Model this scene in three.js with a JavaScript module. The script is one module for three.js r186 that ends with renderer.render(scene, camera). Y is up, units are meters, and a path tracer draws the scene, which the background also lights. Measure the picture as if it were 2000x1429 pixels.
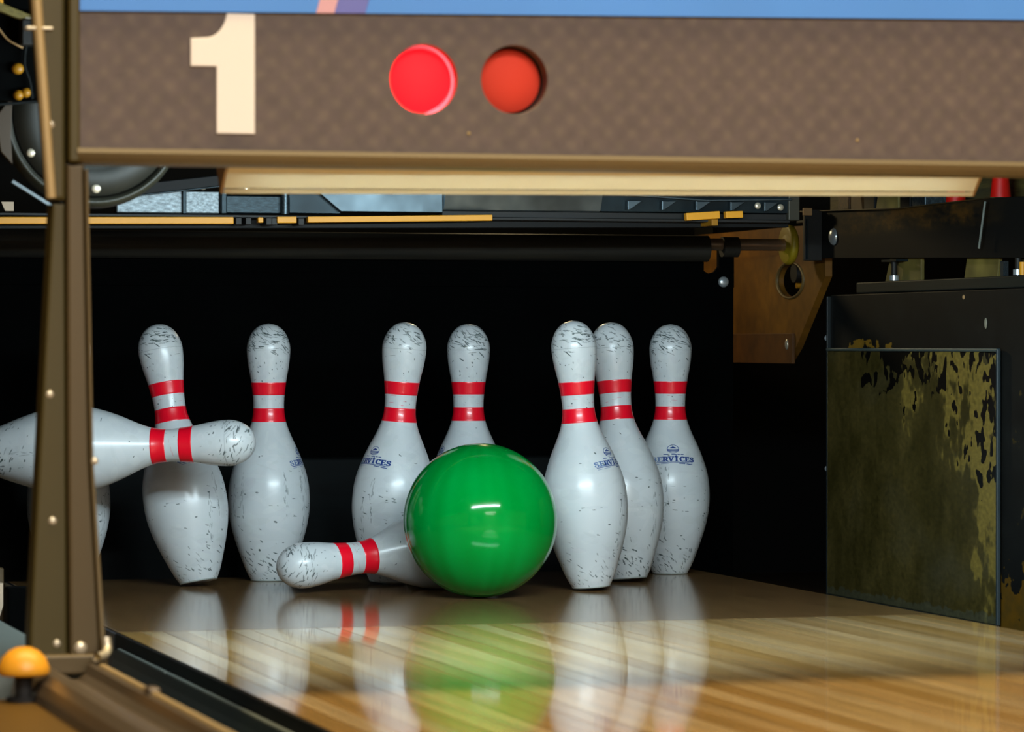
import * as THREE from 'three';
import { RoundedBoxGeometry } from 'three/addons/geometries/RoundedBoxGeometry.js';
import { mergeGeometries } from 'three/addons/utils/BufferGeometryUtils.js';
import { ImprovedNoise } from 'three/addons/math/ImprovedNoise.js';
import { RectAreaLightUniformsLib } from 'three/addons/lights/RectAreaLightUniformsLib.js';

RectAreaLightUniformsLib.init();
const scene = new THREE.Scene();
scene.background = new THREE.Color(0x000000);
const renderer = new THREE.WebGLRenderer({ antialias: true });
renderer.toneMapping = THREE.LinearToneMapping;
renderer.toneMappingExposure = 1.0;
renderer.shadowMap.enabled = true;

// ---------------------------------------------------------------- camera: long lens, low over the neighbouring lane, turned 15.8 degrees to the right
const camera = new THREE.PerspectiveCamera(2 * Math.atan(714.5 / 7018) * 180 / Math.PI, 2000 / 1429, 0.1, 60);
camera.position.set(-1.262, 0.351, 5.22);
camera.rotation.order = 'YXZ';
camera.rotation.y = -15.8 * Math.PI / 180;
camera.rotation.x = -Math.atan(43.5 / 7018);
camera.focus = 5.36;
camera.userData.fStop = 10;
scene.add(camera);

// ---------------------------------------------------------------- lights of the hall
const HALL = { w: 10, z0: -1.9, z1: 16, h: 3.0 };
const HALL_COLOR = new THREE.Color().setRGB(1.0, 0.96, 0.9), NEAR_COLOR = new THREE.Color().setRGB(1.0, 0.77, 0.4);
const HALL_INTENSITY = 46, NEAR_INTENSITY = 27;
const PIN_COLOR = new THREE.Color().setRGB(0.72, 0.91, 1.0);
const PIN_INTENSITY = 270;

// ---------------------------------------------------------------- helpers
let seed = 20240611;
function rnd() { seed = (seed * 1664525 + 1013904223) >>> 0; return seed / 4294967296; }
const rr = (a, b) => a + (b - a) * rnd();
const noise = new ImprovedNoise();
const fbm = (x, y, z, o = 4) => { let s = 0, a = 0.5; for (let i = 0; i < o; i++) { s += a * noise.noise(x, y, z); x *= 2.03; y *= 2.03; z += 7.3; a *= 0.5; } return s; };
const clamp = (x, a = 0, b = 1) => Math.min(b, Math.max(a, x));
const sstep = (a, b, x) => { const t = clamp((x - a) / (b - a)); return t * t * (3 - 2 * t); };
const names = {};
function numbered(n) { names[n] = (names[n] ?? -1) + 1; return names[n] ? `${n}_${String(names[n]).padStart(3, '0')}` : n; }
function shade(o) { o.traverse((m) => { if (m.isMesh) { m.castShadow = true; m.receiveShadow = true; } }); return o; }
function tag(o, label, category, group) { o.userData.label = label; o.userData.category = category; if (group) o.userData.group = group; return o; }
function thing(name, label, category, p = [0, 0, 0], group) {
  const g = new THREE.Group(); g.name = numbered(name); g.position.set(...p); scene.add(g);
  return tag(g, label, category, group);
}
function part(name, geo, m, parent, p, label) {
  const o = new THREE.Mesh(geo, m); o.name = name; if (p) o.position.set(...p);
  o.castShadow = o.receiveShadow = true; parent.add(o); if (label) o.userData.label = label;
  return o;
}
function solo(name, geo, m, label, category, p, group) {
  const o = new THREE.Mesh(geo, m); o.name = numbered(name); if (p) o.position.set(...p);
  o.castShadow = o.receiveShadow = true; scene.add(o); return tag(o, label, category, group);
}
function struct(name, geo, m, p) {
  const o = geo ? new THREE.Mesh(geo, m) : new THREE.Group(); o.name = name; if (p) o.position.set(...p);
  o.castShadow = o.receiveShadow = true; scene.add(o); o.userData.kind = 'structure'; return o;
}
const box = (x0, x1, y0, y1, z0, z1, r = 0) => {
  const w = x1 - x0, h = y1 - y0, d = z1 - z0;
  const g = r ? new RoundedBoxGeometry(w, h, d, 2, Math.min(r, w / 2.01, h / 2.01, d / 2.01)) : new THREE.BoxGeometry(w, h, d);
  return g.translate((x0 + x1) / 2, (y0 + y1) / 2, (z0 + z1) / 2);
};
// polygon in x-y extruded from z0 to z1
const prism = (pts, z0, z1, bevel = 0.0015, holes = []) => {
  const s = new THREE.Shape(pts.map(([x, y]) => new THREE.Vector2(x, y)));
  for (const [x, y, r] of holes) { const h = new THREE.Path(); h.absarc(x, y, r, 0, Math.PI * 2, true); s.holes.push(h); }
  return new THREE.ExtrudeGeometry(s, { depth: z1 - z0 - 2 * bevel, bevelEnabled: bevel > 0, bevelThickness: bevel, bevelSize: bevel, bevelOffset: -bevel, bevelSegments: 2, curveSegments: 40 }).translate(0, 0, z0 + bevel);
};
// polygon given as [z, y] swept along x from x0 to x1
const sweepX = (pts, x0, x1, bevel = 0) => prism(pts.map(([z, y]) => [-z, y]), 0, x1 - x0, bevel).rotateY(Math.PI / 2).translate(x0, 0, 0);
// polygon given as [x, y] swept along z
const cyl = (r, len, axis, seg = 20, r2 = r) => { const g = new THREE.CylinderGeometry(r2, r, len, seg); if (axis === 'x') g.rotateZ(Math.PI / 2); if (axis === 'z') g.rotateX(Math.PI / 2); return g; };
// a straight bar of square section between two points
function bar(a, b, w, h, r = 0.001) {
  const A = new THREE.Vector3(...a), B = new THREE.Vector3(...b), L = A.distanceTo(B);
  const g = new RoundedBoxGeometry(w, h, L, 2, r), m = new THREE.Matrix4().lookAt(B, A, new THREE.Vector3(0, 1, 0));
  return g.applyMatrix4(m).translate((a[0] + b[0]) / 2, (a[1] + b[1]) / 2, (a[2] + b[2]) / 2);
}
const rod = (a, b, r, seg = 10) => new THREE.TubeGeometry(new THREE.LineCurve3(new THREE.Vector3(...a), new THREE.Vector3(...b)), 1, r, seg);
// round-headed bolt facing +z
function boltGeo(r) { return new THREE.SphereGeometry(r, 14, 8, 0, Math.PI * 2, 0, Math.PI / 2).scale(1, 0.55, 1).rotateX(Math.PI / 2); }
function dataTex(w, h, fn, { srgb = true, wrap = true } = {}) {
  const d = new Uint8Array(w * h * 4);
  for (let y = 0; y < h; y++) for (let x = 0; x < w; x++) {
    const c = fn((x + 0.5) / w, (y + 0.5) / h), i = (y * w + x) * 4;
    for (let k = 0; k < 3; k++) d[i + k] = Math.round(clamp(c[k] ?? c[0], 0, 255)); d[i + 3] = 255;
  }
  const t = new THREE.DataTexture(d, w, h, THREE.RGBAFormat); t.magFilter = THREE.LinearFilter; t.minFilter = THREE.LinearMipmapLinearFilter; t.generateMipmaps = true;
  if (wrap) t.wrapS = t.wrapT = THREE.RepeatWrapping; if (srgb) t.colorSpace = THREE.SRGBColorSpace; t.needsUpdate = true; return t;
}
const mix = (a, b, t) => a.map((v, i) => v + (b[i] - v) * t);
function uvFrom(geo, fn) { const p = geo.attributes.position, u = geo.attributes.uv; for (let i = 0; i < p.count; i++) u.setXY(i, ...fn(p.getX(i), p.getY(i), p.getZ(i))); return geo; }
const mat = (hex, roughness = 0.6, metalness = 0, more = {}) => new THREE.MeshPhysicalMaterial({ color: hex, roughness, metalness, ...more });

// ---------------------------------------------------------------- shared materials
const grime = dataTex(256, 256, (u, v) => { const n = fbm(u * 9, v * 9, 1) + 0.5 * fbm(u * 40, v * 40, 4, 2); const k = 205 + 110 * n; return [k, k, k]; });
const M = {
  black: mat(0x050606, 0.6, 0, { specularIntensity: 0.5 }), blackCloth: mat(0x020303, 0.98, 0, { map: grime, specularIntensity: 0.15 }), pad: mat(0x0a1112, 0.7, 0, { map: grime, specularIntensity: 0.4 }), dark: mat(0x15130f, 0.6, 0, { map: grime }),
  olive: mat(0x5c4e33, 0.42, 0.2), oliveDark: mat(0x4a4018, 0.5, 0.15), trim: mat(0x75674a, 0.4, 0.25), steel: mat(0x66757d, 0.42, 0.85, { map: grime }), steelDark: mat(0x26343a, 0.42, 0.7, { map: grime }),
  zinc: mat(0x828d92, 0.45, 0.6, { map: grime }), bolt: mat(0xd9cfb8, 0.3, 0.55), boltCool: mat(0xc9d2d6, 0.25, 0.6), yellow: mat(0xe8a020, 0.5), gold: mat(0x9b6a08, 0.45), orange: mat(0xe8a026, 0.4),
  lens: mat(0xf1ead8, 0.9, 0, { transmission: 0.32, thickness: 0 }), cream: mat(0xe6d3ab, 0.55), tan: mat(0xa9865a, 0.6), khaki: mat(0x8a7b3a, 0.6, 0, { map: grime }), brown: mat(0x5a3a0c, 0.6, 0, { map: grime }), red: mat(0xd01408, 0.45), roller: mat(0x9a8412, 0.55), rubber: mat(0x12100d, 0.7),
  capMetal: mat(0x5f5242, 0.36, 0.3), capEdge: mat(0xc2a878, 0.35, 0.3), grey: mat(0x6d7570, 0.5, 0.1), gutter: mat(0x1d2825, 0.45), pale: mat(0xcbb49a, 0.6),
};

// ---------------------------------------------------------------- the hall: floor, ceiling, walls with thickness
const paint = dataTex(128, 128, (u, v) => { const k = 235 + 30 * fbm(u * 8, v * 8, 2); return [k, k, k]; });
struct('floor', box(-HALL.w / 2, HALL.w / 2, -0.3, -0.13, HALL.z0, HALL.z1), mat(0x4a3a24, 0.6, 0, { map: paint }));
struct('ceiling', box(-HALL.w / 2, HALL.w / 2, HALL.h, HALL.h + 0.15, HALL.z0, HALL.z1), mat(0x9a917f, 0.9, 0, { map: paint }));
struct('wall_left', box(-HALL.w / 2 - 0.15, -HALL.w / 2, -0.3, HALL.h + 0.15, HALL.z0, HALL.z1), mat(0x8a7a60, 0.9, 0, { map: paint }));
struct('wall_right', box(HALL.w / 2, HALL.w / 2 + 0.15, -0.3, HALL.h + 0.15, HALL.z0, HALL.z1), mat(0x8a7a60, 0.9, 0, { map: paint }));
struct('wall_rear', box(-HALL.w / 2 - 0.15, HALL.w / 2 + 0.15, -0.3, HALL.h + 0.15, HALL.z1, HALL.z1 + 0.15), mat(0x8a7a60, 0.9, 0, { map: paint }));
struct('wall_back', box(-HALL.w / 2 - 0.15, HALL.w / 2 + 0.15, -0.3, HALL.h + 0.15, HALL.z0 - 0.15, HALL.z0), mat(0x0b0b0a, 0.9));
struct('wall_front', mergeGeometries([box(-HALL.w / 2, HALL.w / 2, 1.36, HALL.h, 1.6, 1.72), box(-HALL.w / 2, -0.98, 0.53, 1.36, 1.6, 1.72), box(0.8, HALL.w / 2, 0.53, 1.36, 1.6, 1.72)]), mat(0x2f4a78, 0.8, 0, { map: paint }));

// ceiling lamps: warm panels, each an emitting face with an area light just under it
for (const [z, where, power] of [[2.02, 'just in front of the mask', NEAR_INTENSITY], [5.6, 'above the middle of the lanes', HALL_INTENSITY], [8.6, 'above the foul line', HALL_INTENSITY], [11.6, 'above the approach', HALL_INTENSITY], [14.4, 'nearest the rear wall', HALL_INTENSITY]]) {
  const color = power === NEAR_INTENSITY ? NEAR_COLOR : HALL_COLOR;
  const t = thing('ceiling_lamp', 'warm ceiling panel lamp ' + where, 'lamp', [0, HALL.h, z], 'ceiling lamps of the hall');
  part('housing', box(-1.65, 1.65, -0.05, 0, -0.24, 0.24), mat(0xb8b0a0, 0.6), t);
  part('diffuser', box(-1.6, 1.6, -0.056, -0.05, -0.2, 0.2), mat(0xffffff, 0.6, 0, { emissive: color, emissiveIntensity: 4 }), t);
  const l = new THREE.RectAreaLight(color, power, 3.2, 0.4); l.position.set(0, -0.06, 0); l.rotation.x = -Math.PI / 2; t.add(l);
}

// ---------------------------------------------------------------- lane: 39 maple boards, then the pin deck behind the joint
const grain = dataTex(256, 1024, (u, v) => {
  const fine = noise.noise(u * 60, v * 9, 3.1) * 0.5 + noise.noise(u * 140, v * 14, 8.1) * 0.35;
  const streak = noise.noise(u * 14, v * 5, 1.7) + 0.6 * noise.noise(u * 30, v * 11, 5.2);
  const k = 1 + 0.07 * fine + 0.13 * streak;
  return [214 * k, 204 * k, 186 * k];
});
const SEAM = 0.887, LANE = 0.533, PITCH = 2 * LANE / 39;
const boardMats = [0xdabd8a, 0xd0b07c, 0xe2c99e, 0xc9a66c, 0xd5b684, 0xdec394].map((c) => mat(c, 0.06, 0, { map: grain, ior: 1.75 }));
const lane = struct('floor_lane');
for (let i = 0; i < 39; i++) {
  const gap = i % 4 < 2 ? 0.0011 : 0.0003, x0 = -LANE + i * PITCH, ox = rr(0, 5), oz = rr(0, 9);
  const g = uvFrom(box(x0, x0 + PITCH - gap, -0.03, 0, SEAM, 8), (x, y, z) => [(x + ox) / 0.16, (z + oz) / 2.2]);
  const b = part('board', g, boardMats[Math.floor(rnd() * 6)], lane);
}
part('subfloor', box(-LANE, LANE, -0.11, -0.031, SEAM, 8), M.black, lane);
part('side_strip', box(-LANE - 0.004, -LANE, -0.11, -0.001, SEAM, 8, 0.001), M.black, lane);
part('side_strip', box(LANE, LANE + 0.004, -0.11, -0.001, SEAM, 8, 0.001), M.black, lane);
const deckTex = dataTex(512, 512, (u, v) => { const k = 1 + 0.10 * noise.noise(u * 90, v * 6, 2) + 0.10 * fbm(u * 7, v * 5, 9); return [200 * k, 186 * k, 164 * k]; });
const deckMat = mat(0xa88a66, 0.12, 0, { map: deckTex, ior: 1.52 });
const deck = struct('floor_pin_deck');
part('deck_slab', uvFrom(box(-LANE, LANE, -0.05, 0, -0.09, SEAM - 0.0012, 0.0015), (x, y, z) => [x / 1.2, z / 1.2]), deckMat, deck);
part('edge_strip', box(-LANE - 0.005, -LANE - 0.0002, -0.06, -0.0015, -0.09, SEAM, 0.0015), mat(0x20242c, 0.3), deck);
part('edge_strip', box(LANE + 0.0002, LANE + 0.005, -0.06, -0.0015, -0.09, SEAM, 0.0015), mat(0x2a2318, 0.4), deck);
part('tail_plank', box(-0.95, -0.5385, -0.06, 0.02, -0.13, -0.095, 0.003), mat(0x7a6648, 0.6), deck);
part('tail_plank', box(-0.538, LANE, -0.07, -0.004, -0.13, -0.092, 0.002), mat(0x6f5c42, 0.6), deck);
part('under_block', box(-LANE, LANE, -0.13, -0.05, -0.09, SEAM), M.black, deck);
// neighbouring lanes under and beside the photographer
for (const x of [-1.59, 1.59]) { const o = struct('floor_lane_' + (x < 0 ? 'left' : 'right'), uvFrom(box(x - LANE, x + LANE, -0.13, 0, -0.09, 8), (a, b, c) => [a / 0.16, c / 2.2]), boardMats[1]); }
struct('floor_approach', uvFrom(box(-HALL.w / 2, HALL.w / 2, -0.13, 0, 8.01, HALL.z1), (a, b, c) => [a / 0.16, c / 2.2]), boardMats[4]);

// gutters: shallow troughs beside the lane, ending before the deck
function gutterGeo(cx, z0, z1, R = 0.108) {
  const outer = [], inner = [];
  for (let i = 0; i <= 20; i++) { const a = Math.PI * (i / 20), c = Math.cos(a), s = Math.sin(a); outer.push([cx + R * c, -0.018 - 0.075 * s]); inner.push([cx + (R - 0.004) * c, -0.016 - 0.071 * s]); }
  return prism([...outer, ...inner.reverse()], z0, z1, 0);
}
const gl = thing('gutter', 'dark green gutter trough between the lane edge and the metal divider rail', 'gutter');
part('trough', gutterGeo(-0.6195, 0.94, 8, 0.076), M.gutter, gl);
part('lip', box(-0.5445, -0.5385, -0.021, -0.0145, 0.94, 1.26, 0.002), M.grey, gl, null, 'pale metal edge of the gutter');
part('lip', box(-0.5445, -0.5385, -0.021, -0.0145, 1.264, 8, 0.002), M.grey, gl, null, 'pale metal edge of the gutter');
const gr = thing('gutter', 'black flat gutter below the stained kickback wall', 'gutter');
part('trough', gutterGeo(0.648, 0.94, 8), M.gutter, gr);
part('pit_channel', box(0.54, 0.762, -0.125, -0.1, -0.12, 0.93), M.black, gr);

// divider between the lanes with its rounded metal cap
const dv = thing('divider', 'tan metal divider rail with rolled edges beside the gutter', 'divider rail');
part('side_board', box(-0.95, -0.762, -0.128, 0.02, 1.87, 3.4, 0.004), mat(0x5c4106, 0.5), dv, null, 'golden brown painted side board');
part('cap', prism([[-0.757, 0.004], [-0.706, 0.006], [-0.702, 0.014], [-0.70, 0.03], [-0.701, 0.038], [-0.705, 0.042], [-0.710, 0.040], [-0.713, 0.032], [-0.720, 0.0265], [-0.732, 0.0265], [-0.742, 0.032], [-0.75, 0.041], [-0.758, 0.0445], [-0.767, 0.043], [-0.776, 0.037], [-0.782, 0.028], [-0.785, 0.016], [-0.785, 0.004], [-0.775, 0.0], [-0.757, 0.0]], 1.76, 8, 0.001), M.capMetal, dv);
part('rear_cap', box(-0.9, -0.697, -0.02, 0.03, 0.55, 1.705, 0.003), M.grey, dv, null, 'grey flat rear cap');
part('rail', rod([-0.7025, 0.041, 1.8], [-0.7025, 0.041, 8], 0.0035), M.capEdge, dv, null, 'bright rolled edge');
for (const z of [2.06, 2.5, 2.95]) part('rail_clip', box(-0.7085, -0.6965, 0.028, 0.0475, z, z + 0.025, 0.003), M.capMetal, dv);
const kn = thing('knob', 'orange yellow dome knob at the foot of the post', 'knob', [-0.792, 0.0, 1.9]);
part('cap', new THREE.LatheGeometry([[0, 0.071], [0.007, 0.0703], [0.014, 0.067], [0.020, 0.061], [0.0235, 0.053], [0.024, 0.047], [0.0215, 0.0445], [0, 0.0435]].map(([a, b]) => new THREE.Vector2(a, b)), 32), M.orange, kn);
part('stem', cyl(0.008, 0.028, 'y', 16).translate(0, 0.033, 0), M.rubber, kn);
part('base', cyl(0.016, 0.004, 'y', 24).translate(0, 0.0222, 0), M.rubber, kn);
solo('rubber_bumper', box(-0.62, -0.583, -0.128, 0.033, 0.5, 0.54, 0.004), M.blackCloth, 'black rubber block behind the foot of the post', 'bumper');
solo('wooden_block', prism([[-0.72, -0.128], [-0.645, -0.128], [-0.607, -0.0], [-0.607, 0.03], [-0.72, 0.03]], 0.36, 0.4, 0.001), M.pale, 'pale pink wooden block at the left picture edge', 'block');

// ---------------------------------------------------------------- bowling pins
const IN = 0.0254;
const PROFILE = [[0, 1.0155], [0.08, 1.08], [0.75, 1.414], [2.25, 1.953], [3.375, 2.255], [4.5, 2.383], [5.875, 2.2815], [7.25, 1.8515], [8.625, 1.236], [9.375, 0.9825], [10, 0.8985], [10.875, 0.935], [11.75, 1.047], [12.625, 1.203], [13.5, 1.2735], [14.0, 1.19], [14.4, 1.01], [14.7, 0.76], [14.9, 0.45], [15, 0]];
const curve = new THREE.SplineCurve(PROFILE.map(([y, r]) => new THREE.Vector2(r * IN, y * IN)));
const fine = curve.getPoints(240);
function radiusAt(y) { for (let i = 1; i < fine.length; i++) if (fine[i].y >= y) { const a = fine[i - 1], b = fine[i], t = (y - a.y) / Math.max(1e-9, b.y - a.y); return a.x + (b.x - a.x) * t; } return 0; }
const bodyPts = [new THREE.Vector2(0, 0.0008), new THREE.Vector2(0.022, 0.0008), ...curve.getPoints(110).map((p) => new THREE.Vector2(Math.max(0, p.x), p.y))];
const bodyGeo = new THREE.LatheGeometry(bodyPts, 64);
uvFrom(bodyGeo, (x, y, z) => [0, clamp(y / 0.381)]);
{ const u = bodyGeo.attributes.uv, n = bodyPts.length; for (let i = 0; i <= 64; i++) for (let j = 0; j < n; j++) u.setX(i * n + j, i / 64); }
function bandGeo(y0, y1) { const pts = []; pts.push(new THREE.Vector2(radiusAt(y0 * IN) - 0.0005, y0 * IN)); for (let i = 0; i <= 8; i++) { const y = (y0 + (y1 - y0) * i / 8) * IN; pts.push(new THREE.Vector2(radiusAt(y) + 0.00025, y)); } pts.push(new THREE.Vector2(radiusAt(y1 * IN) - 0.0005, y1 * IN)); return new THREE.LatheGeometry(pts, 64); }
const bandUpper = bandGeo(10.82, 11.56), bandLower = bandGeo(9.27, 10.06);
const ringGeo = new THREE.TorusGeometry(1.03 * IN, 0.0016, 8, 48).rotateX(Math.PI / 2).translate(0, 0.0016, 0);

function emblem(c, cx, cy, s) {   // round badge over the arched word SERVICES
  c.save(); c.translate(cx, cy); c.scale(s, s); c.fillStyle = '#123a86'; c.strokeStyle = '#123a86';
  c.lineWidth = 3; c.beginPath(); c.arc(0, -72, 29, 0, Math.PI * 2); c.stroke();
  c.beginPath(); c.arc(0, -72, 29, 0.05, Math.PI - 0.05); c.closePath(); c.fill();
  c.beginPath(); c.moveTo(-17, -77); c.lineTo(-13, -84); c.lineTo(-5, -86); c.lineTo(0, -95); c.lineTo(5, -86); c.lineTo(13, -84); c.lineTo(17, -77); c.closePath(); c.fill();
  c.strokeStyle = '#d6dcdf'; c.lineWidth = 3; for (const y of [-64, -56]) { c.beginPath(); c.moveTo(-24, y); c.quadraticCurveTo(0, y - 4, 24, y); c.stroke(); }
  c.fillStyle = '#d6dcdf'; c.beginPath(); c.ellipse(0, -49, 16, 4.5, 0, 0, Math.PI * 2); c.fill();
  c.fillStyle = '#123a86'; for (const [x, w] of [[-46, 22], [-8, 24], [20, 12], [36, 14]]) c.fillRect(x, -34, w, 4.5);
  c.strokeStyle = '#123a86'; const word = 'SERVICES', W = 25; c.font = 'bold 40px serif'; c.textAlign = 'center';
  for (let i = 0; i < 8; i++) { const t = (i - 3.5) / 3.5; c.save(); c.translate((i - 3.5) * (W - 0.5) + 2, 16 + 8 * t * t); c.rotate(t * 0.10); c.globalAlpha = i < 2 ? 0.5 : 1; c.scale(1, 1.15); c.lineWidth = 2.2; c.fillText(word[i], 0, 0); c.strokeText(word[i], 0, 0); c.restore(); }
  c.globalAlpha = 1; c.beginPath(); c.moveTo(6, -16); c.lineTo(13, -30); c.lineTo(20, -16); c.closePath(); c.fill();
  c.strokeStyle = '#123a86'; c.lineWidth = 4; c.beginPath(); c.moveTo(-88, 32); c.quadraticCurveTo(0, 12, 88, 32); c.stroke();
  c.lineWidth = 5; c.beginPath(); c.moveTo(24, 31); c.lineTo(52, 35); c.moveTo(58, 36); c.lineTo(86, 43); c.stroke();
  c.globalAlpha = 0.5; c.lineWidth = 3; c.beginPath(); c.moveTo(-84, 43); c.lineTo(-60, 38); c.moveTo(-54, 37); c.lineTo(-20, 32); c.stroke();
  c.restore();
}
function pinTexture(wear) {
  const w = 1024, h = 2048, cv = document.createElement('canvas'); cv.width = w; cv.height = h; const c = cv.getContext('2d');
  c.fillStyle = '#d6dcdf'; c.fillRect(0, 0, w, h);
  for (let i = 0; i < 500; i++) { c.fillStyle = `rgba(${rnd() < 0.5 ? '190,196,198' : '235,238,238'},${rr(0.05, 0.2)})`; c.beginPath(); c.ellipse(rr(0, w), rr(0, h), rr(10, 70), rr(6, 40), rr(0, 3), 0, 6.3); c.fill(); }
  const dab = (x, y, l, t, a, col, al) => { c.save(); c.translate(x, y); c.rotate(a); c.fillStyle = `rgba(${col},${al})`; c.beginPath(); c.moveTo(-l, 0); for (let k = 0; k <= 10; k++) { const f = k / 10 * 2 - 1; c.lineTo(f * l, -t * Math.sqrt(Math.max(0, 1 - f * f)) * rr(0.4, 1.2)); } for (let k = 10; k >= 0; k--) { const f = k / 10 * 2 - 1; c.lineTo(f * l, t * Math.sqrt(Math.max(0, 1 - f * f)) * rr(0.3, 1.2)); } c.closePath(); c.fill(); c.restore(); };
  const Y = (inch) => h * (1 - inch / 15);
  emblem(c, 512, Y(6.95), 1.12);
  const cols = ['52,64,66', '74,86,88', '96,104,104', '44,60,58'];
  const scatter = (n, yc, ys, lmin, lmax, tilt) => { for (let i = 0; i < n * wear; i++) { const y = yc + (rnd() + rnd() + rnd() - 1.5) * ys; dab(rr(0, w), Y(y), rr(lmin, lmax), rr(2, 7), tilt + rr(-0.5, 0.5), cols[Math.floor(rnd() * 4)], rr(0.25, 0.85)); } };
  scatter(230, 14.1, 1.0, 10, 42, 0.35); scatter(60, 13.0, 1.6, 4, 12, 0.9); scatter(26, 11.9, 1.4, 4, 10, 1.2); scatter(14, 10.4, 0.5, 3, 9, 0.2);
  scatter(190, 0.8, 1.1, 8, 24, 0.9); scatter(60, 2.0, 1.6, 4, 14, 1.1); scatter(70, 4.6, 1.5, 3, 12, 0.5); scatter(18, 7.0, 2.0, 4, 14, 0.4);
  for (let i = 0; i < 9 * wear; i++) { const x = rr(0, w), y = rr(3, 5.4); for (let k = 0; k < 14; k++) dab(x + rr(-9, 9), Y(y + rr(-1.3, 1.3)), rr(10, 34), rr(1, 3), Math.PI / 2 + rr(-0.15, 0.15), cols[Math.floor(rnd() * 4)], rr(0.15, 0.5)); }
  c.strokeStyle = 'rgba(96,110,114,0.55)'; c.lineWidth = 2; c.beginPath(); for (let x = 0; x <= w; x += 16) c.lineTo(x, Y(13.45) + rr(-1.5, 1.5)); c.stroke();
  for (let i = 0; i < 10; i++) dab(rr(0, w), Y(rr(10.2, 10.75)), rr(10, 45), rr(1, 2.5), rr(-0.05, 0.05), '226,70,90', rr(0.3, 0.7));
  const t = new THREE.CanvasTexture(cv); t.colorSpace = THREE.SRGBColorSpace; t.wrapS = THREE.RepeatWrapping; return t;
}
const pinMats = [1, 0.85, 0.55, 0.7].map((w) => mat(0xffffff, 0.36, 0, { map: pinTexture(w), clearcoat: 0.35, clearcoatRoughness: 0.2 }));
const bandMat = mat(0xff0a2a, 0.34, 0, { clearcoat: 0.4, clearcoatRoughness: 0.15 }), ringMat = mat(0x9aa09c, 0.5);
const UPV = new THREE.Vector3(0, 1, 0);
// base centre, head point the axis runs to, turn of the emblem from the camera's side in degrees, wear variant
function pin(base, top, turn, wear, label) {
  const t = thing('bowling_pin', label, 'bowling pin', base, 'ten white bowling pins with red neck bands');
  const dir = new THREE.Vector3(top[0] - base[0], top[1] - base[1], top[2] - base[2]).normalize();
  t.quaternion.setFromUnitVectors(UPV, dir).multiply(new THREE.Quaternion().setFromAxisAngle(UPV, Math.PI + (turn - 15.8) * Math.PI / 180));
  part('body', bodyGeo, pinMats[wear], t);
  part('neck_band', bandUpper, bandMat, t, null, 'upper red neck band'); part('neck_band', bandLower, bandMat, t, null, 'lower red neck band');
  part('base_ring', ringGeo, ringMat, t);
  return t;
}
const up = (x, z, dx = 0, dz = 0) => [[x, 0, z], [x + dx, 0.381, z + dz]];
pin(...up(-0.4572, 0), 170, 1, 'upright bowling pin half hidden behind the brown metal post');
pin([-0.2825, 0.006, 0.093], [-0.3346, 0.38, 0.0367], 40, 2, 'bowling pin leaning left beside the post, under the flying pin');
pin([-0.6, 0.198, 0.176], [-0.234, 0.215, 0.31], 165, 3, 'bowling pin flying sideways in the air, its head pointing right');
pin(...up(-0.158, -0.004, -0.001), 80, 0, 'scuffed upright bowling pin right of the leaning pin, emblem on its right edge');
pin([0.166, 0.073, 0.214], [-0.2, 0.036, 0.283], 150, 3, 'knocked over bowling pin lying on the deck behind the ball');
pin([-0.007, 0.0025, 0.1178], [0.0185, 0.38, 0.1262], -46, 2, 'smooth bowling pin tilting slightly right between lying pin and ball');
pin(...up(0.147, 0.0, 0.0), -68, 0, 'upright bowling pin standing right behind the green ball');
pin([0.2409, 0.004, 0.3242], [0.2147, 0.383, 0.3157], 56, 2, 'bowling pin just right of the green ball, leaning towards it');
pin([0.3468, 0.004, 0.1671], [0.3286, 0.3845, 0.1311], 150, 3, 'tilting bowling pin half hidden between ball side pin and rightmost pin');
pin(...up(0.465, 0.003, 0.001), 3, 0, 'rightmost upright bowling pin with blue emblem facing front');

// ---------------------------------------------------------------- bowling ball
const ballTex = dataTex(512, 256, (u, v) => { const x = Math.cos(u * 6.2832) * 2, z = Math.sin(u * 6.2832) * 2; const n = noise.noise(x * 1.1, v * 5, z * 1.1) * 0.5 + 0.5 * noise.noise(x * 2.7 + 3, v * 2, z * 2.7); const k = clamp(0.5 + 0.5 * n); return mix([0, 128, 40], [0, 158, 66], k); });
solo('bowling_ball', new THREE.SphereGeometry(0.1067, 96, 64), mat(0xffffff, 0.1, 0, { map: ballTex, ior: 1.36 }), 'glossy green bowling ball rolling into the pins', 'bowling ball', [0.049, 0.1067, 0.4258]);

// ---------------------------------------------------------------- mask unit over the lane
const weave = dataTex(256, 256, (u, v) => {
  const a = Math.cos(u * Math.PI * 2 * 8), b = Math.cos(v * Math.PI * 2 * 8), d = clamp(0.5 + 0.5 * a * b);
  const n = fbm(u * 12, v * 12, 6); return mix([96, 82, 76], [107, 93, 81], d * d).map((k) => k * (1 + 0.16 * n));
});
const fasciaMat = mat(0xffffff, 0.62, 0, { map: weave });
const mk = thing('mask_unit', 'brown lane mask panel with number 1 and blue printed top', 'mask panel');
const XL = -0.7165, XR = 0.78, tilt = (x, a, b) => a + (b - a) * (x + 0.719) / 0.995;
const L1 = [-0.3713, 0.6143], L2 = [-0.2774, 0.6157], HR = 0.0345;
const fasciaGeo = prism([[XL, 0.534], [XR, 0.541], [XR, 0.72], [XL, 0.72]], 1.725, 1.75, 0.0008, [[...L1, HR], [...L2, HR]]);
part('fascia', uvFrom(fasciaGeo, (x, y, z) => [x / 0.205, y / 0.205]), fasciaMat, mk, null, 'brown board with a small diamond weave print');
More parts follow.
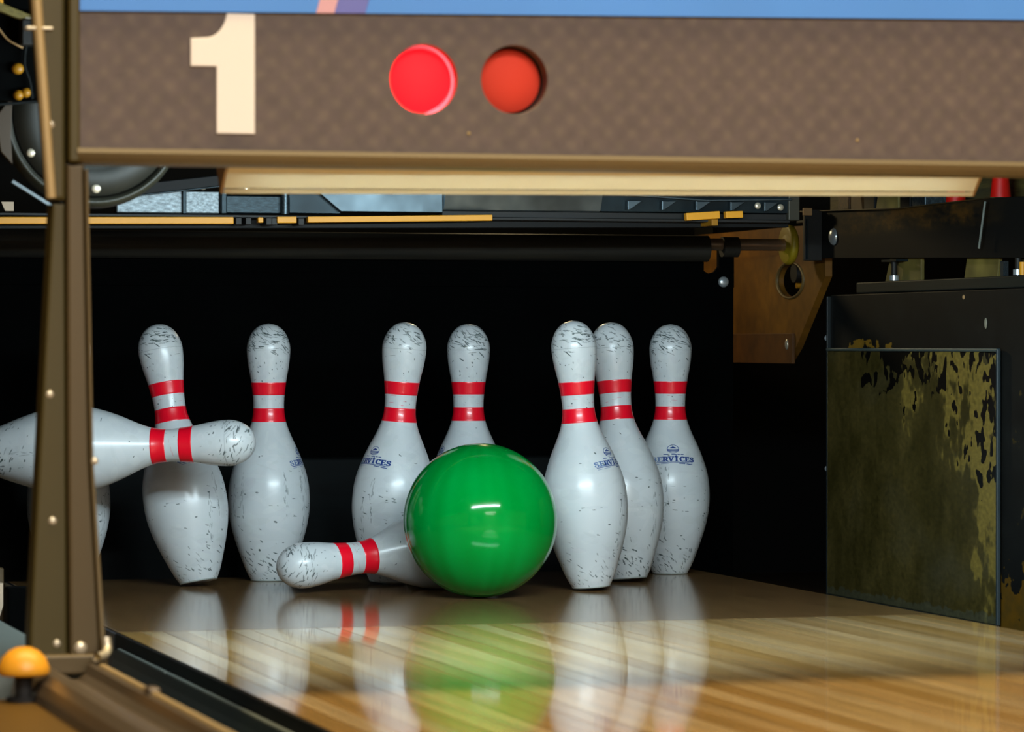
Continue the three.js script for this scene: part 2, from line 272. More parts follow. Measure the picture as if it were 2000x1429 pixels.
const PB = (x) => tilt(x, 0.6734, 0.6889), ps = (xa, xb, lean) => prism([[xa, PB(xa)], [xb, PB(xb)], [xb + lean, 1.34], [xa + lean, 1.34]], 1.7505, 1.754, 0.0004);
const blueTex = dataTex(64, 64, (u, v) => { const k = 1 + 0.06 * fbm(u * 5, v * 5, 3); return [84 * k, 152 * k, 240 * k]; });
const bluePrint = mat(0xffffff, 0.55, 0, { map: blueTex });
part('print_panel', prism([[XL, PB(XL)], [-0.482, PB(-0.482)], [-0.3, 1.34], [XL, 1.34]], 1.7505, 1.754, 0.0004), bluePrint, mk, null, 'sky blue printed panel');
part('print_panel', ps(-0.482, -0.4635, 0.182), mat(0xe4aeb6, 0.55), mk, null, 'pink printed stripe');
part('print_panel', ps(-0.4635, -0.432, 0.182), mat(0x6f74c4, 0.55), mk, null, 'violet printed stripe');
part('print_panel', prism([[-0.432, PB(-0.432)], [XR, PB(XR)], [XR, 1.34], [-0.25, 1.34]], 1.7505, 1.754, 0.0004), bluePrint, mk, null, 'sky blue printed panel');
{ // the figure 1: stem, flag with a concave top, square foot of the flag
  const s = new THREE.Shape(), X0 = -0.6072, X1 = -0.5434, XS = -0.5815, T = 0.6745, B = 0.557;
  s.moveTo(XS, B); s.lineTo(X1, B); s.lineTo(X1, T); s.lineTo(-0.5715, T); s.bezierCurveTo(-0.573, 0.663, -0.580, 0.6505, -0.593, 0.6505); s.lineTo(X0, 0.6495); s.lineTo(X0, 0.6225); s.lineTo(XS, 0.6225); s.closePath();
  part('number', new THREE.ExtrudeGeometry(s, { depth: 0.0016, bevelEnabled: true, bevelThickness: 0.0006, bevelSize: 0.001, bevelOffset: -0.001, bevelSegments: 2, curveSegments: 24 }).translate(0, 0, 1.7506), mat(0xfff6ea, 0.5), mk, null, 'white figure 1');
}
part('bottom_trim', sweepX([[1.742, 0.5415], [1.758, 0.5405], [1.760, 0.536], [1.756, 0.5315], [1.750, 0.527], [1.738, 0.5255], [1.715, 0.5255], [1.715, 0.535], [1.742, 0.535]], XL - 0.003, XR), M.trim, mk, null, 'olive metal bottom edge');
part('side_trim', box(-0.7275, -0.7165, 0.5265, 1.34, 1.715, 1.757, 0.003), M.oliveDark, mk);
part('side_trim', box(XR, XR + 0.011, 0.5265, 1.34, 1.715, 1.757, 0.003), M.oliveDark, mk);
part('top_trim', box(-0.7275, XR + 0.011, 1.335, 1.355, 1.715, 1.757, 0.003), M.oliveDark, mk);
part('backing', prism([[XL, 0.70], [XR, 0.70], [XR, 1.335], [XL, 1.335]], 1.71, 1.7245, 0), M.black, mk);
for (const [x, y] of [[-0.273, 0.553], [0.09, 0.5525]]) part('chip', boltGeo(0.0018), mat(0x9c8654, 0.6), mk, [x + (x < 0 ? -0.052 : 0), y + 0.008, 1.75]);
// two round signal lamps recessed behind the board: the left one is lit
function signal([x, y], lit) {
  const r = part('signal_lamp', new THREE.LatheGeometry([[0.034, 0.0], [0.0358, 0.0], [0.0358, -0.06], [0, -0.06], [0, -0.058], [0.034, -0.058], [0.034, 0.0]].map(([a, b]) => new THREE.Vector2(a, b)), 48).rotateX(Math.PI / 2), mat(0x191607, 0.6), mk, [x, y, 1.7245], lit ? 'lit red signal lamp' : 'unlit red signal lamp');
  const lens = new THREE.SphereGeometry(0.06, 48, 12, 0, Math.PI * 2, 0, 0.56).rotateX(Math.PI / 2).translate(0, 0, -0.06 + (lit ? 0.018 : 0.015));
  part('lens', lens, lit ? mat(0xd01a24, 0.75, 0, { emissive: 0xff1030, emissiveIntensity: 0.55, transmission: 0.5, thickness: 0 }) : mat(0xf0452c, 0.8), r);
  if (lit) { part('bulb', new THREE.SphereGeometry(0.006, 16, 12), mat(0xffffff, 0.5, 0, { emissive: 0xff7080, emissiveIntensity: 2 }), r, [0.004, -0.012, -0.022]); const l = new THREE.PointLight(0xff5a66, 0.12); l.position.set(0.004, -0.012, -0.022); r.add(l); }
}
signal(L1, true); signal(L2, false);

// ---------------------------------------------------------------- post that carries the mask
const po = thing('support_post', 'brown metal support post under the left end of the mask', 'post');
part('channel', prism([[-0.7285, 0.525], [-0.7115, 0.525], [-0.7065, 0.237], [-0.6955, 0.05], [-0.7255, 0.045], [-0.7275, 0.237]], 1.722, 1.75, 0.003), M.olive, po);
part('side_plate', prism([[-0.7415, 0.487], [-0.7285, 0.487], [-0.7265, 0.045], [-0.764, 0.045], [-0.7635, 0.075]], 1.706, 1.742, 0.003), M.oliveDark, po);
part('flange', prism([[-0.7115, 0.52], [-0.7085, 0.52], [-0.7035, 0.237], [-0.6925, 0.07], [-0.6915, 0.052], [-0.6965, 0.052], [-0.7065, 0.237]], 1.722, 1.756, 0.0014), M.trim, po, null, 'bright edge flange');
part('upper_rail', prism([[-0.7448, 0.49], [-0.729, 0.49], [-0.729, 0.62], [-0.7305, 1.34], [-0.812, 1.34], [-0.7605, 0.684]], 1.715, 1.748, 0.004), M.oliveDark, po);
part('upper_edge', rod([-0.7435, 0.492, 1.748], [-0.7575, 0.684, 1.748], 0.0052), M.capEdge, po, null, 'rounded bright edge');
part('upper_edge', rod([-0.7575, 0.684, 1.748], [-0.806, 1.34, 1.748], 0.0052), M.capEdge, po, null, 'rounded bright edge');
part('foot', box(-0.766, -0.69, 0.0305, 0.05, 1.707, 1.758, 0.003), M.olive, po);
for (const [x, y, z, r] of [[-0.7439, 0.5632, 1.747, 0.0042], [-0.7439, 0.3019, 1.741, 0.0042], [-0.7025, 0.2371, 1.7555, 0.0036], [-0.7414, 0.1789, 1.742, 0.0042], [-0.7374, 0.0598, 1.742, 0.004], [-0.7155, 0.0558, 1.75, 0.0064]]) part('bolt', boltGeo(r), M.bolt, po, [x, y, z]);
part('hook', new THREE.TubeGeometry(new THREE.CatmullRomCurve3([[-0.6925, 0.066, 1.762], [-0.692, 0.056, 1.765], [-0.695, 0.0515, 1.772], [-0.702, 0.0495, 1.782], [-0.706, 0.0495, 1.79]].map((p) => new THREE.Vector3(...p))), 24, 0.0045, 10), M.bolt, po, null, 'bent bright rod end');
part('tab', box(-0.768, -0.742, 0.6545, 0.6575, 1.735, 1.752, 0.001), M.bolt, po);

// ---------------------------------------------------------------- pin light: tray with a tube behind its lip
const LX0 = -0.517, LX1 = 0.336, pl = thing('pin_light', 'long cream metal lamp tray hanging below the mask', 'lamp tray');
pl.rotation.z = 0.0075; pl.position.y = 0.0037;
const plate = (pts, x0 = LX0, x1 = LX1) => sweepX(pts, x0, x1);
part('front_plate', plate([[1.4835, 0.5155], [1.4865, 0.5155], [1.5025, 0.5306], [1.4995, 0.5306]]), M.lens, pl);
part('bottom_lip', plate([[1.4785, 0.510], [1.4825, 0.510], [1.4865, 0.5147], [1.4835, 0.5147]]), M.lens, pl);
part('upper_plate', plate([[1.4995, 0.5306], [1.5025, 0.5306], [1.545, 0.552], [1.545, 0.6], [1.542, 0.6], [1.542, 0.5545]]), M.cream, pl);
part('top_plate', plate([[1.38, 0.6], [1.545, 0.6], [1.545, 0.603], [1.38, 0.603]]), M.cream, pl);
for (const x of [LX0, LX1 - 0.003]) part('end_plate', plate([[1.479, 0.510], [1.5025, 0.5306], [1.545, 0.552], [1.545, 0.6], [1.42, 0.6]], x - (x < 0 ? 0.0035 : -0.0035), x + (x < 0 ? -0.0005 : 0.0065)), M.tan, pl);
for (const x of [-0.4, 0.22]) part('hanger', box(x, x + 0.03, 0.603, 0.9, 1.5, 1.505), M.dark, pl);
part('hanger_bar', box(-0.42, 0.27, 0.88, 0.91, 1.505, 1.71, 0.002), M.dark, pl);
const tubeMat = mat(0xffffff, 0.5, 0, { emissive: PIN_COLOR, emissiveIntensity: 14 });
part('tube', cyl(0.0085, LX1 - LX0 - 0.04, 'x').translate((LX0 + LX1) / 2, 0.552, 1.475), tubeMat, pl, null, 'glowing cool white tube');
{ const l = new THREE.RectAreaLight(PIN_COLOR, PIN_INTENSITY, LX1 - LX0 - 0.04, 0.02); l.position.set((LX0 + LX1) / 2, 0.55, 1.462); l.lookAt((LX0 + LX1) / 2, 0.55 - 0.42, 1.462 - 1); pl.add(l); }

// ---------------------------------------------------------------- work lamp inside the machine, behind and above the curtain
const wl = thing('work_lamp', 'warm work lamp hanging in the machine behind the curtain', 'lamp', [0.42, 0.75, -0.8]);
part('bulb', new THREE.SphereGeometry(0.035, 24, 16), mat(0xffffff, 0.5, 0, { emissive: NEAR_COLOR, emissiveIntensity: 3 }), wl);
part('socket', cyl(0.018, 0.06, 'y').translate(0, 0.06, 0), M.black, wl);
part('cord', cyl(0.004, 2.16, 'y', 8).translate(0, 1.17, 0), M.black, wl);
{ const l = new THREE.PointLight(NEAR_COLOR, 0.3); l.shadow.radius = 1.7; wl.add(l); }

// ---------------------------------------------------------------- kickback wall on the right with its worn plate
const plateTex = dataTex(512, 640, (u, v) => {
  const n = fbm(u * 5, v * 3, 2.2) + 0.5 * fbm(u * 24, v * 7, 5.1), m = fbm(u * 30, v * 12, 9, 3), s = fbm(u * 60, v * 60, 12, 2);
  let c = mix([72, 64, 28], [112, 98, 52], clamp(0.45 + 1.1 * n + 0.4 * m));
  c = mix(c, [92, 86, 60], clamp(1.6 * fbm(u * 4 + 9, v * 4, 3.3)));
  // bare ochre along a ragged path from the top right down the right side, black paint left over beside it
  const path = 0.60 + 0.42 * sstep(1.0, 0.25, v), d = u - path + 0.5 * n + 0.25 * m;
  if (d > -0.05 && d < 0.28) c = mix(c, [164, 142, 66], sstep(-0.05, 0.04, d) * 0.85);
  if (v > 0.45 && d + 0.8 * m > 0.24 + 0.1 * (1 - v)) c = [14, 13, 10];
  if (v > 0.88 + 0.25 * n && u > 0.22 && u < 0.62 + m && n + m > -0.12) c = [15, 14, 10];
  if (v < 0.035 + 0.04 * m) c = mix(c, [92, 100, 92], 0.5);
  const k = 1 + 0.3 * s; return c.map((x) => x * k);
}, { wrap: false });
const wallTex = dataTex(512, 512, (u, v) => {
  const n = fbm(u * 6, v * 6, 4.2) + 0.5 * fbm(u * 22, v * 14, 5.9), m = fbm(u * 40, v * 26, 1.5, 3); let c = mix([12, 13, 12], [26, 28, 26], clamp(0.5 + n));
  const patch = sstep(0.30, 0.2, Math.hypot((u - 0.16) * 3.0, (v - 0.845) * 9)), low = sstep(0.2, 0.0, Math.abs(u - 0.72) - 0.06) * sstep(0.32, 0.24, v);
  if (patch > 0 && n + m * 1.2 + patch * 0.4 > 0.2) c = [140, 106, 30];
  if (low > 0 && n + m * 0.8 + low * 0.4 > 0.18) c = mix([118, 82, 10], [84, 62, 16], clamp(0.5 + 2 * m));
  if (n + m > 0.62) c = [58, 48, 22];
  return c.map((x) => x * (1 + 0.3 * m));
}, { wrap: false });
const KX = 0.772, kb = thing('kickback', 'black worn kickback wall right of the lane', 'side wall');
part('panel', uvFrom(box(KX, KX + 0.02, -0.128, 0.428, -0.117, 0.96, 0.002), (x, y, z) => [(z + 0.117) / 1.077, (y + 0.128) / 0.556]), mat(0xffffff, 0.6, 0, { map: wallTex, specularIntensity: 0.5 }), kb);
part('kick_plate', uvFrom(box(KX - 0.006, KX, -0.045, 0.34, -0.116, 0.553, 0.0025), (x, y, z) => [(z + 0.116) / 0.669, (y + 0.045) / 0.385]), mat(0xffffff, 0.36, 0.1, { map: plateTex }), kb, null, 'olive plate with flaking black paint');
part('plate_edge', box(KX - 0.0085, KX - 0.002, 0.3395, 0.3445, -0.116, 0.556, 0.002), mat(0x54605c, 0.45), kb);
part('plate_edge', box(KX - 0.0085, KX - 0.002, -0.045, 0.3445, 0.5535, 0.5585, 0.002), mat(0x2c3a40, 0.45), kb);
part('plate_edge', box(KX - 0.0085, KX - 0.002, -0.0495, -0.0445, -0.116, 0.556, 0.002), mat(0x232a28, 0.45), kb);
part('front_edge', box(KX - 0.006, KX + 0.02, -0.128, 0.426, -0.121, -0.117, 0.0015), mat(0x1c2426, 0.4), kb);
const sideBolt = (r) => boltGeo(r).rotateY(-Math.PI / 2);
for (const [y, z, r] of [[0.36, -0.125, 0.0055], [0.153, -0.125, 0.005]]) part('bolt', boltGeo(r).rotateY(-0.5), M.boltCool, kb, [KX - 0.003, y, z + 0.004]);
part('rivet', sideBolt(0.004).scale(1, 2, 1), mat(0x8c8a78, 0.5), kb, [KX, 0.38, 0.5]);
part('bolt', sideBolt(0.0035), M.tan, kb, [KX, 0.418, 0.42]);
// left kickback (outside the picture)
const kl = thing('kickback', 'black kickback wall left of the lane', 'side wall');
part('panel', box(-0.8, -0.78, -0.128, 0.428, -0.117, 0.5, 0.002), M.black, kl);

// rear side wall of the pit with an oval opening
const rearTex = dataTex(256, 256, (u, v) => { const n = fbm(u * 7, v * 7, 8.4) + 0.4 * fbm(u * 30, v * 30, 2.4, 2); return mix([88, 56, 10], [138, 92, 18], clamp(0.5 + 0.9 * n)); });
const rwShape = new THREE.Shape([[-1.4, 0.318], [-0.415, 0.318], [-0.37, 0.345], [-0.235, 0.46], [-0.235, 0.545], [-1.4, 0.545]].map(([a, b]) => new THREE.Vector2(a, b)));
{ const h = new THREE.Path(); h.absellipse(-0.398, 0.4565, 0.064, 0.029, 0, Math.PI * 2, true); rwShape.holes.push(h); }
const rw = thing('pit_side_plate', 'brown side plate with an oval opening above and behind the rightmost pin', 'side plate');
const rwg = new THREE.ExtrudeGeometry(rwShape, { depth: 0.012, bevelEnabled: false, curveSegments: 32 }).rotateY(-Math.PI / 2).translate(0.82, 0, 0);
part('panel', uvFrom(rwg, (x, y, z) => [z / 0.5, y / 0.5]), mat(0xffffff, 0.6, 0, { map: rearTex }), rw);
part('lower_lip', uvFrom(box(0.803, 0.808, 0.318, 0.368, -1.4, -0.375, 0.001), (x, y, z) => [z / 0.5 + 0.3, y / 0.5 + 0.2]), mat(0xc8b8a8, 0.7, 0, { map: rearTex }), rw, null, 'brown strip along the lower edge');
part('hanger', box(0.81, 0.82, 0.545, 0.9, -0.9, -0.8, 0.001), M.black, rw);
part('leg', box(0.81, 0.82, -0.128, 0.318, -1.35, -1.25, 0.001), M.black, rw);
part('bolt', sideBolt(0.006).scale(1, 1.5, 1), M.bolt, rw, [0.803, 0.35, -0.4]);
part('opening_rim', new THREE.TorusGeometry(0.045, 0.003, 8, 40).scale(1.42, 0.66, 1).rotateY(-Math.PI / 2), mat(0x6f5a34, 0.5), rw, [0.808, 0.4565, -0.398]);
part('shaft_end', cyl(0.016, 0.05, 'x').translate(0.834, 0.468, -0.385), M.dark, rw);
part('shaft_nut', cyl(0.005, 0.05, 'x', 6).translate(0.834, 0.447, -0.372), M.gold, rw);

// ---------------------------------------------------------------- pit curtain on its rod
const cu = thing('pit_curtain', 'black pit curtain hanging behind the pins', 'curtain');
{ const s = new THREE.Shape([[-1.3, -0.1], [0.68, -0.1], [0.681, 0.508], [0.654, 0.508], [0.654, 0.476], [0.648, 0.468], [0.638, 0.465], [0.629, 0.47], [0.629, 0.508], [-1.3, 0.508]].map(([a, b]) => new THREE.Vector2(a, b)));
  part('cloth', new THREE.ExtrudeGeometry(s, { depth: 0.006, bevelEnabled: false }).translate(0, 0, -0.326), M.blackCloth, cu); }
const hemMat = mat(0x2a2417, 0.75, 0, { map: grime });
part('hem_sleeve', cyl(0.0215, 1.929, 'x', 28).translate(-0.3355, 0.505, -0.3), hemMat, cu, null, 'rolled dark hem around the rod');
part('hem_sleeve', cyl(0.0165, 0.027, 'x', 28).translate(0.6675, 0.508, -0.3), hemMat, cu, null, 'short strap loop around the rod');
part('hem_flap', box(-1.3, 0.6805, 0.442, 0.463, -0.3195, -0.315, 0.001), M.blackCloth, cu);
part('hem_flap', box(-1.3, 0.6285, 0.463, 0.492, -0.3195, -0.315, 0.001), M.blackCloth, cu);
part('hem_flap', box(0.6545, 0.6805, 0.463, 0.502, -0.3195, -0.315, 0.001), M.blackCloth, cu);
part('rivet', boltGeo(0.009), M.boltCool, cu, [0.662, 0.4515, -0.315]);
const rd = thing('curtain_rod', 'steel curtain rod with a yellow end roller', 'rod');
part('tube', cyl(0.0098, 2.03, 'x', 24).translate(-0.25, 0.512, -0.3), mat(0xa88c72, 0.28, 0.7), rd);
part('roller', new THREE.LatheGeometry([[0, -0.008], [0.026, -0.008], [0.032, -0.004], [0.033, 0.003], [0.029, 0.008], [0.018, 0.005], [0.014, 0.009], [0, 0.009]].map(([a, b]) => new THREE.Vector2(a, b)), 40).rotateZ(Math.PI / 2).translate(0.77, 0.5125, -0.3), M.roller, rd, null, 'yellow plastic roller');
solo('pit_pad', box(-1.3, 0.5, -0.128, 0.174, -0.262, -0.225, 0.006), M.pad, 'dark green pad along the bottom of the curtain', 'pad');

// ---------------------------------------------------------------- machine parts over the deck: pin table frame, rails, drive wheel
const pt = thing('pin_table', 'silver steel pin table frame above the pins', 'machine frame');
part('panel', box(-0.437, -0.3445, 0.5315, 0.566, 0.28, 0.3, 0.002), M.zinc, pt, null, 'bright worn zinc plate');
part('panel', box(-0.3415, -0.292, 0.5315, 0.563, 0.284, 0.3, 0.002), M.zinc, pt, null, 'bright worn zinc plate');
part('post', box(-0.3455, -0.340, 0.531, 0.575, 0.3, 0.306, 0.001), M.steelDark, pt);
part('post', box(-0.292, -0.283, 0.531, 0.585, 0.29, 0.308, 0.002), M.steelDark, pt);
part('channel', box(-0.283, -0.19, 0.5325, 0.558, 0.27, 0.29, 0.002), M.steelDark, pt, null, 'dark blue steel channel');
part('pin_guide', cyl(0.0055, 0.03, 'y').translate(-0.199, 0.547, 0.298), M.steel, pt);
part('gusset', prism([[-0.19, 0.534], [-0.115, 0.534], [-0.145, 0.575], [-0.19, 0.575]], 0.27, 0.282, 0.001), M.steelDark, pt);
part('gusset', prism([[-0.152, 0.565], [-0.118, 0.5365], [0.03, 0.5365], [0.03, 0.565]], 0.283, 0.295, 0.001), M.steel, pt);
part('cross_beam', sweepX([[0.29, 0.5395], [0.3, 0.541], [0.318, 0.58], [0.29, 0.58]], 0.03, 0.262), mat(0x97a6ae, 0.3, 0.85, { map: grime }), pt, null, 'cross beam coloured paler for reflected light');  // paler steel on this middle length paints in the lamp glare
part('cross_beam', sweepX([[0.285, 0.5395], [0.295, 0.541], [0.3, 0.58], [0.285, 0.58]], 0.264, 0.565), M.steelDark, pt);
for (let i = 0; i < 5; i++) { const x = 0.3 + i * 0.052; part('rib', prism([[x, 0.543], [x + 0.004, 0.543], [x + 0.022, 0.556], [x, 0.556]], 0.3, 0.309, 0.001), M.steel, pt); }
part('strut', bar([0.27, 0.566, 0.31], [0.42, 0.5575, 0.31], 0.004, 0.003), M.steel, pt);
part('strut', bar([0.42, 0.5575, 0.308], [0.55, 0.5605, 0.308], 0.004, 0.003), M.steel, pt);
part('lower_edge', box(-0.6, 0.55, 0.5265, 0.5305, 0.275, 0.302, 0.001), M.dark, pt);
part('lower_edge', box(0.03, 0.55, 0.5305, 0.5395, 0.262, 0.29, 0.001), M.dark, pt);
part('clevis', box(0.548, 0.566, 0.53, 0.6, 0.27, 0.3, 0.002), mat(0x3c3a30, 0.5, 0.3), pt);
for (const [x, y] of [[-0.255, 0.567], [-0.316, 0.569], [0.5, 0.551], [0.535, 0.549]]) part('bolt', boltGeo(0.005), M.bolt, pt, [x, y, 0.302]);
part('lever', bar([-0.45, 0.556, 0.42], [-0.2, 0.586, 0.42], 0.014, 0.016, 0.002), M.black, pt);
part('lever_edge', bar([-0.45, 0.548, 0.425], [-0.2, 0.578, 0.425], 0.014, 0.002, 0.0008), M.steelDark, pt);
part('shade_panel', box(-0.75, 0.75, 0.64, 0.66, -0.3, 0.6, 0.002), M.black, pt);  // unseen panel added over the machine to keep the pit dark
for (const [x, z] of [[-0.4, 0.285], [0.2, 0.287], [0.555, 0.28]]) part('hanger', box(x, x + 0.02, 0.57, 0.64, z, z + 0.012, 0.001), M.black, pt);
// yellow rail pieces in the slot above the curtain
const yr = (a, b, h, label) => { const g = bar(a, b, 0.012, h, 0.001); return solo('yellow_rail', g, M.yellow, label, 'rail', null, 'yellow painted rails under the pin table'); };
yr([-0.9, 0.5163, 0.31], [-0.2756, 0.5221, 0.31], 0.0094, 'long yellow rail running behind the post');
yr([-0.241, 0.523, 0.31], [-0.2335, 0.523, 0.31], 0.0075, 'tiny yellow rail piece between dark clips');
yr([-0.2139, 0.5234, 0.31], [-0.1862, 0.5238, 0.31], 0.009, 'short yellow rail piece below the steel pin guide');
yr([-0.1701, 0.5242, 0.31], [0.0972, 0.5294, 0.31], 0.0084, 'yellow rail in the middle below the lamp tray');
yr([0.384, 0.5331, 0.318], [0.4346, 0.5366, 0.318], 0.0108, 'yellow rail block right of centre above the rod');
yr([0.444, 0.5366, 0.318], [0.4698, 0.5376, 0.318], 0.0098, 'smaller yellow block nearest the yellow roller');
const rc = thing('rail_carrier', 'dark bar holding the yellow rails above the curtain rod', 'bar');
part('carrier_bar', bar([-0.9, 0.512, 0.262], [0.56, 0.527, 0.262], 0.012, 0.012, 0.001), M.black, rc);
for (const x of [-0.272, -0.258, -0.229, -0.221, -0.183]) part('clip', box(x, x + 0.0085, 0.5165, 0.5262, 0.27, 0.312, 0.001), M.dark, rc);
part('tab', box(0.424, 0.434, 0.521, 0.5305, 0.268, 0.318, 0.001), M.gold, rc);
// drive wheel behind the left end of the mask
const dw = thing('drive_wheel', 'large dark drive wheel behind the left mask corner', 'wheel', [-0.5805, 0.621, 1.0]);
const wheelMat = mat(0x17170f, 0.6, 0.1), wheelRim = mat(0x24241a, 0.5, 0.15);
part('disc', new THREE.LatheGeometry([[0, -0.02], [0.096, -0.02], [0.096, 0.004], [0.07, 0.012], [0.066, 0.0], [0.03, 0.0], [0.028, 0.02], [0, 0.02]].map(([a, b]) => new THREE.Vector2(a, b)), 64).rotateX(Math.PI / 2), wheelMat, dw);
part('rim', new THREE.LatheGeometry([[0.0965, -0.022], [0.109, -0.022], [0.110, -0.016], [0.107, 0.003], [0.0985, 0.005], [0.0965, -0.022]].map(([a, b]) => new THREE.Vector2(a, b)), 72).rotateX(Math.PI / 2), wheelRim, dw);
for (const [x, y, r] of [[0.001, -0.0868, 0.0058], [-0.076, -0.046, 0.0052], [0.078, -0.0565, 0.0038]]) part('bolt', boltGeo(r), M.bolt, dw, [x, y, 0.006]);
part('axle', cyl(0.02, 0.34, 'z').translate(0, 0, -0.18), M.black, dw);
part('guard', prism([[-0.118, -0.005], [-0.098, 0.02], [-0.1, -0.03], [-0.098, -0.06], [-0.112, -0.045]], 0.0, 0.01, 0.001), mat(0x33230a, 0.6), dw, null, 'brown guard strip');
part('brace', bar([-0.095, -0.078, -0.02], [-0.03, -0.118, -0.02], 0.004, 0.005, 0.001), M.zinc, dw);
// small machine parts behind the post, top left of the picture
const mf = thing('machine_frame', 'black machine frame with brass fittings left of the post', 'machine frame');
part('plate', box(-1.1, -0.58, 0.633, 1.1, 1.026, 1.042, 0.002), M.blackCloth, mf);
part('hanger', box(-0.9, -0.86, 0.9, 1.1, 1.042, 1.6, 0.002), M.black, mf);
part('arm', bar([-0.715, 0.7455, 1.06], [-0.64, 0.7165, 1.06], 0.012, 0.0095, 0.001), M.khaki, mf);
part('fitting', new THREE.IcosahedronGeometry(0.0068, 1).scale(1.1, 1, 0.9).translate(-0.6777, 0.6701, 1.048), M.gold, mf, null, 'brass fitting');
part('fitting', mergeGeometries([new THREE.IcosahedronGeometry(0.0062, 1).translate(-0.677, 0.6395, 1.048), new THREE.IcosahedronGeometry(0.006, 1).translate(-0.668, 0.6425, 1.048)]), M.gold, mf, null, 'brass fitting');
part('bracket', box(-0.676, -0.64, 0.696, 0.726, 1.042, 1.07, 0.002), M.dark, mf);
part('pin', rod([-0.6715, 0.7268, 1.065], [-0.63, 0.7268, 1.065], 0.0022), M.bolt, mf);
const tube = (pts, r) => new THREE.TubeGeometry(new THREE.CatmullRomCurve3(pts.map((p) => new THREE.Vector3(...p))), 24, r, 8);
part('cable', tube([[-0.72, 0.6265, 1.05], [-0.69, 0.629, 1.05], [-0.67, 0.631, 1.05], [-0.64, 0.634, 1.05]], 0.0018), M.pad, mf);
part('cable', tube([[-0.668, 0.7, 1.05], [-0.670, 0.675, 1.05], [-0.664, 0.655, 1.05], [-0.661, 0.635, 1.05]], 0.0016), M.pad, mf);
part('cable', tube([[-0.7, 0.716, 1.05], [-0.69, 0.704, 1.05], [-0.68, 0.698, 1.05], [-0.672, 0.694, 1.05]], 0.0012), M.tan, mf);
part('yellow_cover', box(-0.74, -0.6955, 0.7435, 0.79, 1.042, 1.056, 0.002), M.yellow, mf);
part('white_tab', prism([[-0.591, 0.5325], [-0.579, 0.5325], [-0.579, 0.545], [-0.596, 0.545]], 0.3, 0.303, 0), M.pale, pt);

// ---------------------------------------------------------------- machine side on the right, above the kickback
const sb = thing('side_beam', 'dark steel side beam above the kickback wall', 'beam');
const zPrism = (pts, x0, x1, b = 0.001) => prism(pts.map(([z, y]) => [-z, y]), 0, x1 - x0, b).rotateY(Math.PI / 2).translate(x0, 0, 0);
const litBandTex = dataTex(512, 128, (u, v) => { const n = fbm(u * 12, v * 3, 3.7) + 0.5 * fbm(u * 50, v * 14, 8.8, 3), band = sstep(0.45, 0.62, v) * sstep(0.98, 0.85, v) * sstep(0.0, 0.2, u) * sstep(0.95, 0.7, u); return mix([13, 12, 10], [74, 50, 14], clamp(band * (0.55 + 1.6 * n))); }, { wrap: false });  // soft brown band on the upper web: warm light put into the colour
part('web', uvFrom(zPrism([[-0.19, 0.488], [0.62, 0.47], [0.62, 0.556], [0.5, 0.558], [0.15, 0.555], [-0.19, 0.5635]], 0.785, 0.8), (x, y, z) => [(z + 0.19) / 0.81, (y - 0.47) / 0.096]), mat(0xffffff, 0.7, 0, { map: litBandTex, specularIntensity: 0.4 }), sb);
part('top_flange', zPrism([[-0.3, 0.565], [-0.19, 0.563], [0.15, 0.5545], [0.5, 0.5575], [0.5, 0.559], [0.15, 0.5565], [-0.3, 0.5675]], 0.779, 0.8, 0.0004), mat(0x4a3814, 0.55, 0, { map: grime }), sb);
part('end_plate', box(0.755, 0.785, 0.484, 0.566, -0.196, -0.188, 0.001), M.dark, sb);
part('corner_tab', box(0.752, 0.766, 0.556, 0.568, -0.19, -0.182, 0.001), M.tan, sb);
part('edge', box(0.757, 0.760, 0.486, 0.55, -0.188, -0.185), M.steelDark, sb);
part('bolt', sideBolt(0.014), M.boltCool, sb, [0.785, 0.521, -0.135]);
part('rod', rod([0.775, 0.5525, 0.49], [0.775, 0.487, 0.468], 0.0018), M.grey, sb);
part('rod', rod([0.775, 0.54, 0.66], [0.775, 0.487, 0.63], 0.0018), M.grey, sb);
const lg = thing('ledge_rail', 'dark ledge on top of the kickback with khaki brackets', 'ledge');
part('ledge', box(0.774, 0.83, 0.429, 0.446, -0.01, 0.96, 0.002), mat(0x1a2420, 0.55, 0, { map: grime }), lg);
part('bracket', zPrism([[0.045, 0.446], [0.19, 0.446], [0.19, 0.49], [0.07, 0.49]], 0.80, 0.806), M.khaki, lg, null, 'khaki bracket plate');
part('bracket', zPrism([[0.355, 0.446], [0.475, 0.446], [0.485, 0.488], [0.37, 0.488]], 0.80, 0.806), M.khaki, lg, null, 'khaki bracket plate');
part('bracket', box(0.80, 0.806, 0.463, 0.47, 0.55, 0.61), M.khaki, lg);
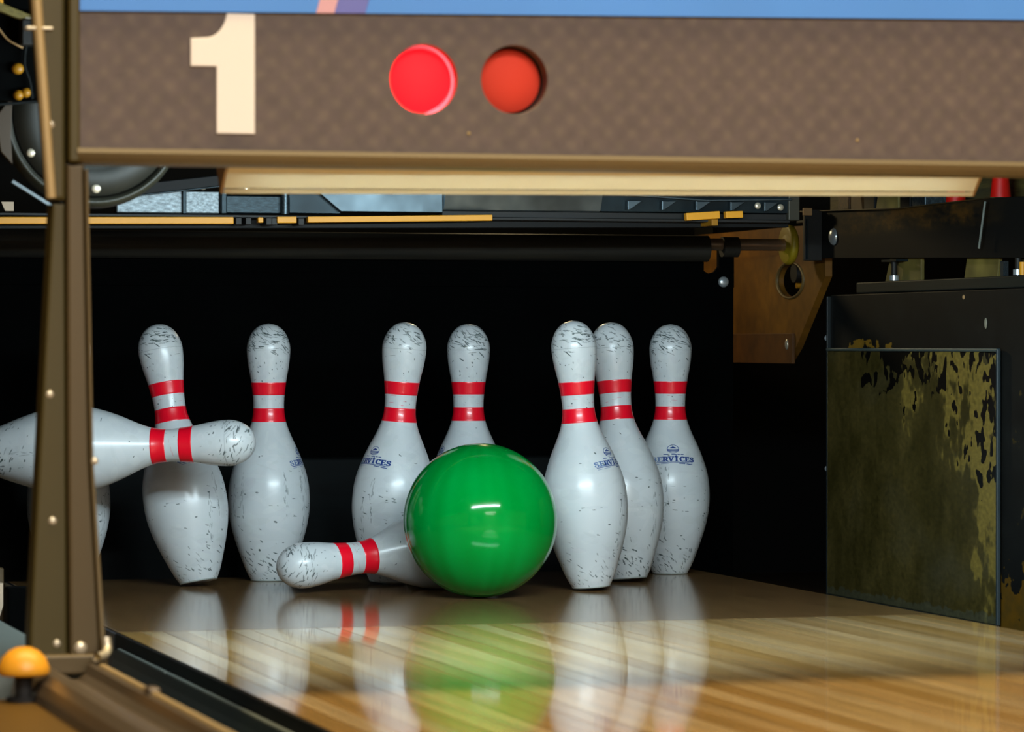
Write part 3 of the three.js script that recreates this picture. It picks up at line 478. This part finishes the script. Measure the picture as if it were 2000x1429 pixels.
for (const z of [0.108, 0.572]) { part('bolt_shank', cyl(0.0048, 0.03, 'y').translate(0.79, 0.464, z), M.dark, lg); part('bolt_head', cyl(0.0075, 0.008, 'y', 18).translate(0.79, 0.451, z), M.boltCool, lg); }
part('washer_plate', box(0.78, 0.80, 0.476, 0.479, 0.08, 0.14), M.steelDark, lg);
part('spacer', box(0.795, 0.803, 0.446, 0.468, 0.498, 0.508), M.steel, lg);
part('brass_tube', cyl(0.005, 0.018, 'y').translate(0.79, 0.456, 0.588), M.yellow, lg);
// shelf with blocks and cones in the slot under the lamp tray, far right
const sh = thing('cover_shelf', 'khaki cover panel behind the red markers at the upper right', 'panel');
part('back_panel', box(0.86, 0.872, 0.54, 0.64, -0.35, 0.55, 0.002), mat(0x5f5526, 0.6, 0, { map: grime }), sh);
part('block', box(0.80, 0.84, 0.563, 0.61, -0.158, -0.11, 0.002), M.brown, sh); part('block', zPrism([[-0.1, 0.561], [-0.05, 0.561], [-0.068, 0.61], [-0.1, 0.61]], 0.80, 0.84), M.brown, sh);
part('block', zPrism([[0.006, 0.558], [0.098, 0.558], [0.098, 0.6], [0.022, 0.6]], 0.80, 0.84), M.khaki, sh);
part('block', box(0.80, 0.84, 0.557, 0.6, 0.155, 0.205, 0.002), M.steel, sh, null, 'blue steel block');
part('block', box(0.80, 0.84, 0.557, 0.6, 0.105, 0.145, 0.002), M.black, sh); part('block', box(0.80, 0.84, 0.559, 0.61, -0.045, 0.0, 0.002), M.black, sh);
part('floor_strip', box(0.801, 0.872, 0.549, 0.5535, -0.35, 0.56, 0.001), M.dark, sh);
const cone = (z, label) => solo('red_marker', new THREE.LatheGeometry([[0, 0.0], [0.0165, 0.0], [0.0155, 0.004], [0.0095, 0.06], [0.006, 0.066], [0, 0.067]].map(([a, b]) => new THREE.Vector2(a, b)), 28), M.red, label, 'marker', [0.822, 0.5537, z], 'red cone markers');
cone(0.437, 'red cone marker right of the lamp tray end'); cone(0.272, 'red cone marker mostly hidden behind the lamp tray end');
solo('dark_cabinet', box(0.8, 0.98, 0.45, 1.2, 0.62, 0.95, 0.003), M.black, 'black machine cabinet at the upper right picture edge', 'cabinet');

renderer.render(scene, camera);
